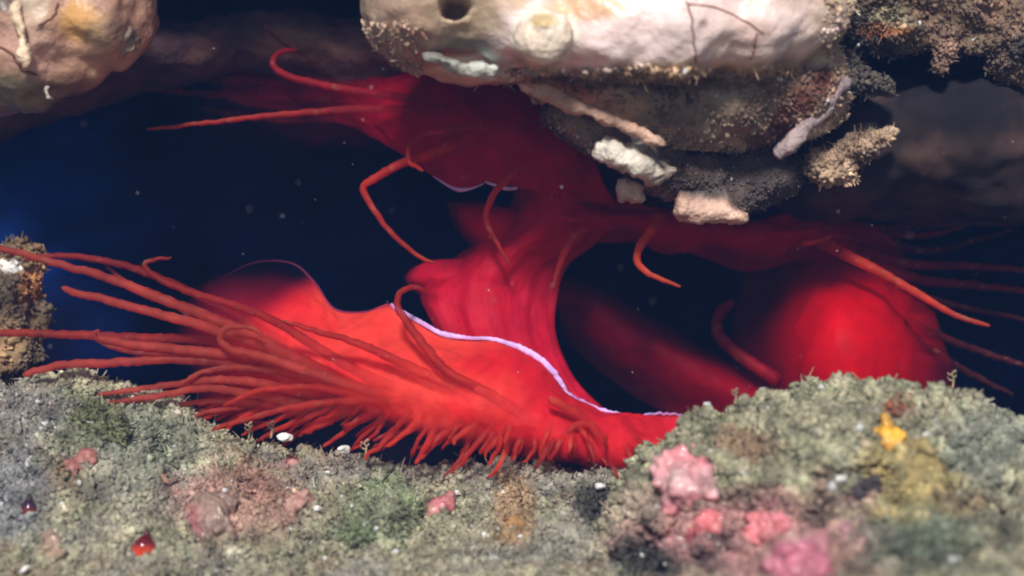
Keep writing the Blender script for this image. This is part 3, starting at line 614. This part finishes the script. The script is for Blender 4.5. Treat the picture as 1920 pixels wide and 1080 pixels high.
lip = [(330, 600, 1.3), (400, 532, 1.2), (470, 494, 1.1), (545, 493, 1.0), (590, 530, .9), (625, 578, .7), (680, 586, .55), (735, 570, .4), (785, 603, .25), (835, 628, .12), (930, 638, 0), (990, 660, -.08), (1030, 690, -.1), (1065, 740, -.05), (1130, 770, .05), (1190, 780, .1), (1240, 776, .15), (1340, 785, .3)]
def lcol(X, Y, V):  # glow painted in as a gradient: orange middle, crimson sides
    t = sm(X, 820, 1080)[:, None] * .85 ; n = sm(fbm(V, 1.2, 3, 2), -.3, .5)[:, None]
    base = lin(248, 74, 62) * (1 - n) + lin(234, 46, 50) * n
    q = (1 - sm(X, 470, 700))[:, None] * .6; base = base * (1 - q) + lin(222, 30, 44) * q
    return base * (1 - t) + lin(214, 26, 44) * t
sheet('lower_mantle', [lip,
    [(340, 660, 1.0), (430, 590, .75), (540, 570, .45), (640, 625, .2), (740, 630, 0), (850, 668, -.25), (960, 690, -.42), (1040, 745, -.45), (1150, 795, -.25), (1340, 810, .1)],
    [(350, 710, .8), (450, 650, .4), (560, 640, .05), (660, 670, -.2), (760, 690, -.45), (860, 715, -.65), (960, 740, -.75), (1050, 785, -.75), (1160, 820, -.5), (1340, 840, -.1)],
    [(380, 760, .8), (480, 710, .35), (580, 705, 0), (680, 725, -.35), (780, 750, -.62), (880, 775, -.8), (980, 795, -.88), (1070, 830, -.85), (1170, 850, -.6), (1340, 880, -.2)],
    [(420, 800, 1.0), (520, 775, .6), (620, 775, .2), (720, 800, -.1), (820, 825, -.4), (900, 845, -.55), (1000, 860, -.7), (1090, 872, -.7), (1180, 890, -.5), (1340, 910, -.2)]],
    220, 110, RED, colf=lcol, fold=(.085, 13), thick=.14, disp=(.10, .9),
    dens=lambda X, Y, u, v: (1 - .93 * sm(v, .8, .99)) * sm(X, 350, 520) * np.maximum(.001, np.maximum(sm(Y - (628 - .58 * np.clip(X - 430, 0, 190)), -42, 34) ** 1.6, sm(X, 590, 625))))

lp = lambda a_, b_: [p for p in lip if a_ <= p[0] <= b_]
LIL_ = lin(198, 164, 222)
tube('mantle_edge', [(733, 570, .36, 3), (745, 580, .3, 4), (785, 602, .2, 4.5), (820, 622, .1, 4.5), (838, 628, .08, 5.5), (880, 634, .0, 3.5), (930, 637, -.04, 4), (990, 659, -.12, 6), (1030, 689, -.14, 6), (1052, 718, -.12, 4.5), (1065, 738, -.1, 3.5), (1095, 756, -.02, 5), (1130, 769, .0, 4), (1190, 779, .05, 2.2), (1240, 775, .1, 2.5), (1300, 780, .2, 1.5)], M_lip, clam, LIL_, n=260, sides=10, wob=.02, flat=.45, dens=([0, .1, .62, .8, 1], [.6, 1, 1, .75, .3]))
tube('mantle_edge', [(400, 533, 1.18, 1.2), (470, 494, 1.08, 1.6), (545, 493, .98, 1.8), (590, 530, .88, 2), (625, 578, .68, 2), (680, 585, .53, 1.4), (735, 570, .36, 2)], M_lip, clam, lin(150, 60, 100), n=90, sides=6, dens=([0, .3, .6, 1], [.02, .1, .35, .5]))
tube('mantle_edge', [(812, 330, .45, 1.5), (840, 348, .42, 2.5), (862, 356, .4, 4), (885, 353, .4, 2), (908, 344, .4, 1.8)], M_lip, clam, LIL_, n=50, sides=8)
tube('mantle_edge', [(910, 341, .35, 2), (925, 346, .33, 3), (948, 353, .32, 4), (970, 353, .32, 3)], M_lip, clam, LIL_, n=40, sides=8)

# central folds that join the upper and lower halves
sheet('central_fold', [
    [(900, 170, 1.2), (1000, 175, .7), (1075, 225, 1.1)],
    [(930, 290, 1.2), (1030, 285, .5), (1110, 300, 1.1)],
    [(962, 355, 1.2), (1060, 350, .4), (1172, 372, 1.2)],
    [(935, 425, 1.4), (1020, 430, .5), (1120, 452, 1.2)],
    [(840, 490, 1.3), (950, 490, .7), (1064, 500, 1.2)],
    [(790, 545, 1.1), (920, 540, .7), (1045, 560, 1.1)],
    [(800, 585, .9), (920, 600, .6), (1043, 630, 1.0)],
    [(830, 640, .7), (960, 670, .45), (1078, 710, .8)],
    [(880, 720, .6), (1000, 740, .4), (1140, 776, .6)],
    [(900, 800, .5), (1020, 810, .3), (1160, 830, .5)]], 90, 150, CRIM, thick=.3, disp=(.12, 1.0), fold=(.045, 6),
    dens=lambda X, Y, u, v: .25 + .75 * sm(u, .0, .16))
sheet('inner_fold', [[(830, 372, 1.7), (880, 372, 1.5), (960, 380, 1.4)], [(835, 410, 1.6), (900, 402, 1.1), (980, 410, 1.1)], [(865, 450, 1.6), (930, 445, 1.1), (1000, 450, 1.1)], [(900, 490, 1.7), (950, 490, 1.4), (1010, 490, 1.3)]],
    40, 40, lin(215, 14, 44), thick=.2, dens=lambda X, Y, u, v: np.minimum(sm(u, 0, .45), sm(v, 0, .3)))
sheet('inner_fold', [[(765, 508, 1.6), (810, 488, 1.4), (880, 486, 1.2), (960, 486, 1.2)], [(755, 525, 1.6), (820, 520, 1.1), (890, 520, 1.0), (980, 520, 1.0)], [(775, 550, 1.7), (830, 550, 1.3), (890, 556, 1.2), (990, 560, 1.2)]],
    50, 30, CRIM, thick=.2, dens=lambda X, Y, u, v: sm(u, 0, .2))
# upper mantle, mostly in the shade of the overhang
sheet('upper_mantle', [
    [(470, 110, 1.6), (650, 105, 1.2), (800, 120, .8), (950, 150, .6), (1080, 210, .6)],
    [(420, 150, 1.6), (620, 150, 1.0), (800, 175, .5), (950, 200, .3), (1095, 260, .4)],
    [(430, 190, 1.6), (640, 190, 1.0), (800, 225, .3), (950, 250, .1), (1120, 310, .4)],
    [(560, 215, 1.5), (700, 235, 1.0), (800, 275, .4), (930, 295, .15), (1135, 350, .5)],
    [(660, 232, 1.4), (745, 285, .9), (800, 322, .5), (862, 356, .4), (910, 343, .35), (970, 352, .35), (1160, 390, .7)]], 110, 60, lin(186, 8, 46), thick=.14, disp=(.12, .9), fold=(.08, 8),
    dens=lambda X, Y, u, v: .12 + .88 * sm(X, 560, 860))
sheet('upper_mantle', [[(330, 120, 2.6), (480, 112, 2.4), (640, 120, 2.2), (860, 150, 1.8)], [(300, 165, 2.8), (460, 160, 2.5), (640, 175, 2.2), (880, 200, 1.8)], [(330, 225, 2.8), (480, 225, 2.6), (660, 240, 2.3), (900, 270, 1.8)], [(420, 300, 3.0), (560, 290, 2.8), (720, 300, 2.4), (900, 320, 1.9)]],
    70, 40, lin(170, 8, 60), thick=.1, disp=(.2, .8), fold=(.2, 6), dens=lambda X, Y, u, v: .5 * sm(u, 0, .75) * sm(v, 0, .25) * (1 - sm(v, .45, 1.0)))  # faint added membrane standing in for dim red haze
sheet('lower_mantle', [[(315, 610, 1.9), (350, 545, 1.8), (410, 508, 1.7), (480, 498, 1.6), (550, 505, 1.5), (600, 560, 1.4)], [(315, 640, 1.8), (370, 590, 1.6), (430, 560, 1.5), (490, 550, 1.4), (550, 560, 1.3), (610, 590, 1.2)], [(330, 690, 1.7), (380, 650, 1.5), (440, 620, 1.4), (500, 610, 1.3), (560, 610, 1.2), (620, 630, 1.1)]],
    60, 40, lin(190, 14, 50), thick=.1, disp=(.1, .8), fold=(.08, 6), dens=lambda X, Y, u, v: .3 * sm(v, 0, .8) * sm(u, 0, .5) * (1 - sm(v, .75, 1)))
# band joining to the right half
sheet('upper_mantle', [[(1080, 340, .8), (1180, 375, .7), (1290, 400, .7), (1400, 415, .8), (1500, 395, 1.0), (1640, 420, 1.4)],
    [(1080, 400, .5), (1180, 415, .4), (1290, 430, .5), (1400, 440, .5), (1520, 440, .8), (1680, 455, 1.4)],
    [(1090, 456, .8), (1190, 456, .8), (1300, 476, 1.0), (1400, 510, 1.2), (1520, 490, 1.3), (1700, 500, 1.7)]], 90, 40, lin(186, 8, 40), thick=.2, disp=(.16, 1.2), fold=(.12, 9), dens=lambda X, Y, u, v: (.3 + .7 * (1 - sm(v, .5, 1.0))) * (1 - .8 * sm(X, 1450, 1620)))
# right half: swollen mantle that catches the light, its glow shaped by fading opacity
sheet('right_mantle', [
    [(1420, 400, 1.7), (1520, 400, 1.2), (1640, 430, 1.6), (1700, 470, 2.0)],
    [(1400, 470, 1.9), (1490, 460, 1.5), (1620, 475, 1.6), (1720, 520, 2.1)],
    [(1390, 530, 2.0), (1480, 530, 1.3), (1600, 530, .7), (1750, 575, 1.9)],
    [(1375, 600, 2.0), (1470, 600, 1.0), (1590, 600, -.3), (1770, 640, 1.7)],
    [(1370, 680, 2.0), (1460, 680, .8), (1590, 690, -.3), (1790, 700, 1.5)],
    [(1380, 780, 2.0), (1480, 780, .8), (1600, 780, 0), (1800, 780, 1.4)]], 90, 90, lin(214, 10, 26), thick=.3, disp=(.08, .5), disp2=(0, 6), relax=160,
    fold=(.05, 7),
    dens=lambda X, Y, u, v: .05 + .95 * (1 - sm(np.hypot((X - 1600) / 185, (Y - 650) / 215), .15, 1.0)) ** 1.0)
sheet('gill', [[(1040, 500, 2.2), (1130, 535, 2.0), (1230, 590, 1.9), (1330, 650, 1.9), (1430, 710, 1.9)],
    [(1040, 560, 2.1), (1130, 600, 1.7), (1230, 660, 1.6), (1330, 715, 1.6), (1430, 760, 1.7)],
    [(1060, 640, 2.3), (1130, 700, 2.2), (1220, 760, 2.1), (1330, 800, 2.0), (1430, 820, 2.0)]], 70, 40, lin(150, 4, 28), thick=.2,
    dens=lambda X, Y, u, v: np.minimum(sm(v, 0, .35), 1 - .92 * sm(v, .45, .95) * (1 - sm(u, .45, .8))))

# ---- tentacles
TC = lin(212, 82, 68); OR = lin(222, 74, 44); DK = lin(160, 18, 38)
def T(pts, col=TC, m=M_tent, wob=.02, dens=([0, .12, .45, 1], [0, .12, .55, .8]), tip=None, sides=9):
    if tip is None: tip = np.array(col) * .74 + lin(190, 110, 96) * .2  # glow near the base painted as colour: tips come out duller
    pts = [(p[0], p[1], p[2], p[3] * .77) for p in pts]
    return tube('tentacle', pts, m, clam, col, sides=sides, wob=wob, dens=dens, tipcol=tip)
def TR(pts, r0, r1, Y0, Y1, **k):
    n = len(pts); return T([(p[0], p[1], Y0 + (Y1 - Y0) * i / (n - 1), r0 + (r1 - r0) * i / (n - 1)) for i, p in enumerate(pts)], **k)
TR([(800, 748), (690, 706), (600, 655), (520, 605), (440, 572), (370, 552), (305, 527), (272, 500), (285, 487), (322, 484)], 15, 4, -.75, -.4, col=lin(176, 36, 32))
TR([(905, 752), (820, 712), (740, 675), (660, 640), (590, 620), (530, 602)], 16, 5, -.9, -.45, col=lin(190, 36, 30))
TR([(660, 730), (520, 650), (400, 598), (300, 560), (200, 520), (110, 495), (0, 465), (-60, 452)], 17, 7, -.5, -.6)
TR([(560, 660), (430, 585), (330, 535), (240, 500), (150, 482), (80, 480), (45, 488)], 13, 5, -.2, -.1, col=lin(170, 40, 38))
TR([(680, 745), (520, 660), (380, 612), (270, 582), (190, 560), (135, 548), (117, 541)], 15, 8, -.55, -.7)
TR([(720, 745), (520, 680), (350, 657), (230, 644), (185, 632)], 15, 9, -.6, -.75)
TR([(560, 685), (400, 640), (260, 634), (130, 628), (0, 623), (-50, 620)], 14, 8, -.3, -.5, col=lin(190, 58, 42))
TR([(650, 735), (450, 670), (320, 664), (230, 655), (178, 632), (186, 620)], 13, 5, -.5, -.8)
TR([(640, 748), (480, 690), (340, 674), (210, 680), (120, 684), (80, 693), (45, 702)], 14, 8, -.55, -.7)
TR([(640, 760), (520, 725), (420, 712), (330, 720), (250, 732), (182, 740)], 14, 5, -.6, -.6)
TR([(640, 770), (500, 745), (390, 728), (300, 742), (230, 752), (184, 757)], 13, 5, -.65, -.65)
TR([(600, 775), (480, 758), (400, 752), (330, 760), (270, 768)], 11, 4, -.5, -.4)
TR([(740, 748), (600, 705), (490, 668), (436, 656), (413, 638), (418, 620), (445, 612), (478, 617), (492, 632)], 13, 5, -.8, -.85)
TR([(790, 750), (640, 752), (530, 768), (440, 792), (395, 806)], 11, 5, -.95, -.8, col=lin(214, 62, 44))
TR([(1000, 790), (910, 735), (840, 698), (795, 648), (762, 602), (745, 572), (752, 548), (775, 539), (800, 546)], 15, 5, -.95, -.15, col=lin(178, 40, 34))
TR([(700, 740), (600, 690), (500, 640), (430, 610), (380, 590)], 13, 8, -.45, -.3, col=lin(188, 34, 30))
TR([(600, 700), (470, 640), (360, 590), (290, 550), (240, 530), (200, 500)], 12, 4, -.2, 0, col=lin(160, 34, 34))
TR([(660, 745), (540, 700), (450, 690), (380, 698), (340, 720)], 12, 5, -.6, -.7)
TR([(760, 770), (640, 735), (560, 725), (480, 735), (420, 760)], 12, 5, -.8, -.8, col=lin(214, 50, 36))
TR([(520, 760), (440, 765), (380, 775), (350, 790)], 9, 3, -.4, -.4)
TR([(1110, 800), (1090, 780), (1060, 765), (1030, 746)], 13, 11, -.75, -1.0, col=lin(216, 66, 52))
TR([(1140, 850), (1110, 800), (1085, 795), (1062, 812)], 12, 8, -.8, -.9, col=lin(214, 52, 40))
# upper ones
TR([(960, 246), (900, 240), (845, 244), (795, 252), (768, 275), (768, 305), (795, 320)], 9, 5, .1, -.35, col=lin(214, 50, 36), dens=([0, .3, 1], [0, .95, .95]))
TR([(900, 250), (850, 270), (800, 292), (750, 308), (700, 336), (681, 353), (698, 388), (735, 438), (785, 480), (815, 494)], 15, 4, 0, .2, col=lin(206, 54, 40), dens=([0, .15, 1], [.1, .95, .95]), wob=.01)
TR([(985, 300), (960, 330), (935, 352), (918, 380), (912, 410), (925, 445), (942, 475), (955, 498)], 11, 4, -.1, .3, col=lin(206, 54, 44), dens=([0, .2, 1], [.1, .95, .95]))
TR([(1045, 362), (1048, 390), (1065, 410), (1100, 413)], 9, 5, .15, .2, col=lin(200, 40, 50), dens=.6)
TR([(1098, 425), (1072, 450), (1052, 490), (1035, 545)], 15, 5, .1, .3, col=lin(205, 52, 44), dens=.75)
TR([(1240, 400), (1218, 436), (1197, 468), (1196, 492), (1215, 512), (1245, 525), (1276, 538)], 13, 4, -.1, -.5, col=lin(222, 80, 40), dens=([0, .2, 1], [.1, 1, 1]), wob=.01)
TR([(900, 210), (800, 205), (640, 206), (560, 212), (460, 222), (350, 235), (275, 242)], 12, 4, .1, .2, col=lin(150, 30, 40), dens=([0, .35, .6, 1], [0, .4, .9, .95]), tip=lin(200, 70, 56))  # shade painted into this strand and the next: darker root colour
TR([(880, 200), (720, 178), (600, 158), (535, 140), (512, 118), (525, 98), (555, 92)], 12, 6, .1, .5, col=lin(140, 18, 36), dens=([0, .35, .6, 1], [0, .4, .85, .95]), tip=lin(180, 40, 48))
TR([(620, 135), (570, 105), (530, 82), (495, 45)], 5, 3, .7, .3, col=lin(90, 14, 30))
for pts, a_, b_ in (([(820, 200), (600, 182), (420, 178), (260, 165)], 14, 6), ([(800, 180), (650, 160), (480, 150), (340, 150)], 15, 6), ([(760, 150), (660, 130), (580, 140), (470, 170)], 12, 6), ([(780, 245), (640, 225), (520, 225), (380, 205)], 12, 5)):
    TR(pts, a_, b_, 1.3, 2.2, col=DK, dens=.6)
# right hand ones
TR([(1540, 455), (1640, 505), (1720, 550), (1790, 590), (1855, 611)], 15, 5, .6, .1, col=lin(214, 66, 42), dens=([0, .35, 1], [.2, .95, 1]), wob=.01)
TR([(1500, 458), (1530, 453), (1562, 441)], 7, 4, .3, .1, col=lin(200, 54, 40), dens=([0, .3, 1], [.2, .9, .9]))
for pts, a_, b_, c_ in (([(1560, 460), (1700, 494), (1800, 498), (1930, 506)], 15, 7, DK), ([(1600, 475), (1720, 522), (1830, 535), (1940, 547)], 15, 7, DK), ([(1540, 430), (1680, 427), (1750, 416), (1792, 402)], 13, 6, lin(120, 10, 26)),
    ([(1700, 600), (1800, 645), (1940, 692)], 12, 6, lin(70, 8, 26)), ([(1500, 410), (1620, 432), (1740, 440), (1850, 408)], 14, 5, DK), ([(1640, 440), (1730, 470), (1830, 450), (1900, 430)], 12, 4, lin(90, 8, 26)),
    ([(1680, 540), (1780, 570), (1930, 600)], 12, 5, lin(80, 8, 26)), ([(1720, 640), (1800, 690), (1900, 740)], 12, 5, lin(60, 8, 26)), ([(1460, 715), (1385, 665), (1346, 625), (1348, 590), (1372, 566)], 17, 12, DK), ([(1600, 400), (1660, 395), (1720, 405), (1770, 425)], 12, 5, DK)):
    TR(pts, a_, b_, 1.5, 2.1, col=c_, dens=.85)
# fringe of short tentacles below the mantle, pointing down to the seabed
fr_ = np.random.default_rng(21)
Xs = np.concatenate([np.linspace(420, 1180, 52), np.linspace(430, 1170, 26)]); extra = []
for k, x0 in enumerate(Xs):
    x = x0 + fr_.normal(0, 13); by = np.interp(x, [400, 450, 600, 700, 800, 900, 1000, 1100, 1180], [748, 742, 762, 780, 792, 804, 814, 824, 836]) + fr_.normal(0, 12)
    ln = fr_.choice([.6, .85, 1.0, 1.1, 1.35], p=[.12, .25, .3, .2, .13]) * .86
    dx = np.interp(x, [400, 600, 750, 900, 1020, 1100, 1180], [-100, -92, -76, -46, -22, 14, 34]) * ln + fr_.normal(0, 15)
    dy = np.interp(x, [400, 600, 750, 900, 1100, 1180], [34, 50, 58, 62, 48, 38]) * ln * fr_.uniform(.75, 1.2)
    Y0 = np.interp(x, [400, 600, 800, 1000, 1180], [0, -.3, -.85, -1.0, -.9]) + fr_.uniform(-.12, .2); bow = fr_.normal(0, 6); b2_ = fr_.normal(0, 3)
    if k >= 52: Y0 += .22; ln *= .9
    f_ = fr_.random(); cc_ = lin(236, 62, 50) * (1 - .4 * f_) + lin(236, 110, 84) * (.3 * fr_.random() ** 2)
    r0 = fr_.uniform(5.5, 11)
    o_ = T([(x - dx * .3, by - dy * .45, Y0 + .12, r0), (x, by, Y0, r0 * .95), (x + dx * .45 + bow, by + dy * .45 + b2_, Y0 - .08, r0 * .75), (x + dx * .8 + bow * .8, by + dy * .8, Y0 - .05, r0 * .6), (x + dx, by + dy, Y0 + fr_.uniform(-.2, .1), r0 * fr_.uniform(.35, .55))],
      col=cc_, wob=.03, tip=cc_ * .85 + lin(236, 130, 100) * .12 * fr_.random(), dens=([0, .35, .6, 1], [0, .3, .75, .85]))
    if k >= 52: extra.append(o_)
# the smallest, hindmost strands of the fringe share one mesh
bm = bmesh.new(); Kc = []
for o_ in extra:
    bm.from_mesh(o_.data)
ex = bpy.data.meshes.new('tentacle_fringe'); bm.to_mesh(ex); bm.free()
for o_ in extra: bpy.data.objects.remove(o_)
fo = link('tentacle_fringe', ex, M_tent, clam); fo['kind'] = 'stuff'

# ------------------------------------------------------------------ specks drifting in the water
bm = bmesh.new(); sr = random.Random(5)
for k in range(110):
    p = P(sr.uniform(0, 1920), sr.uniform(60, 760), sr.uniform(-6, 2.5)); r = sr.choice([.004, .006, .006, .008, .009, .012])
    bmesh.ops.create_icosphere(bm, subdivisions=1, radius=r, matrix=Matrix.Translation(p) @ Euler((sr.random()*3, sr.random()*3, 0)).to_matrix().to_4x4() @ Matrix.Diagonal((1, .7, .5, 1)))
me = bpy.data.meshes.new('drifting_specks'); bm.to_mesh(me); bm.free()
setcol(me, np.tile(lin(170, 170, 180), (len(me.vertices), 1)))
tag(link('drifting_specks', me, M_shell), 'pale specks drifting in the dark water of the crevice', 'specks', kind='stuff')

# ------------------------------------------------------------------ murky water
bm = bmesh.new(); bmesh.ops.create_cube(bm, size=2, matrix=Matrix.Translation((0, -4, 2.5)) @ Matrix.Diagonal((76, 76, 11, 1)))
me = bpy.data.meshes.new('haze'); bm.to_mesh(me); bm.free()
hm = bpy.data.materials.new('murky_water'); hm.use_nodes = True; t_ = hm.node_tree; t_.nodes.remove(t_.nodes['Principled BSDF'])
pv = t_.nodes.new('ShaderNodeVolumePrincipled'); pv.inputs['Color'].default_value = (.16, .36, 1, 1); pv.inputs['Density'].default_value = .002
t_.links.new(pv.outputs[0], t_.nodes['Material Output'].inputs['Volume'])
hz = tag(link('haze', me, hm), kind='stuff'); hz['label'] = 'murky blue water filling the whole crevice and scene'; hz['category'] = 'haze'
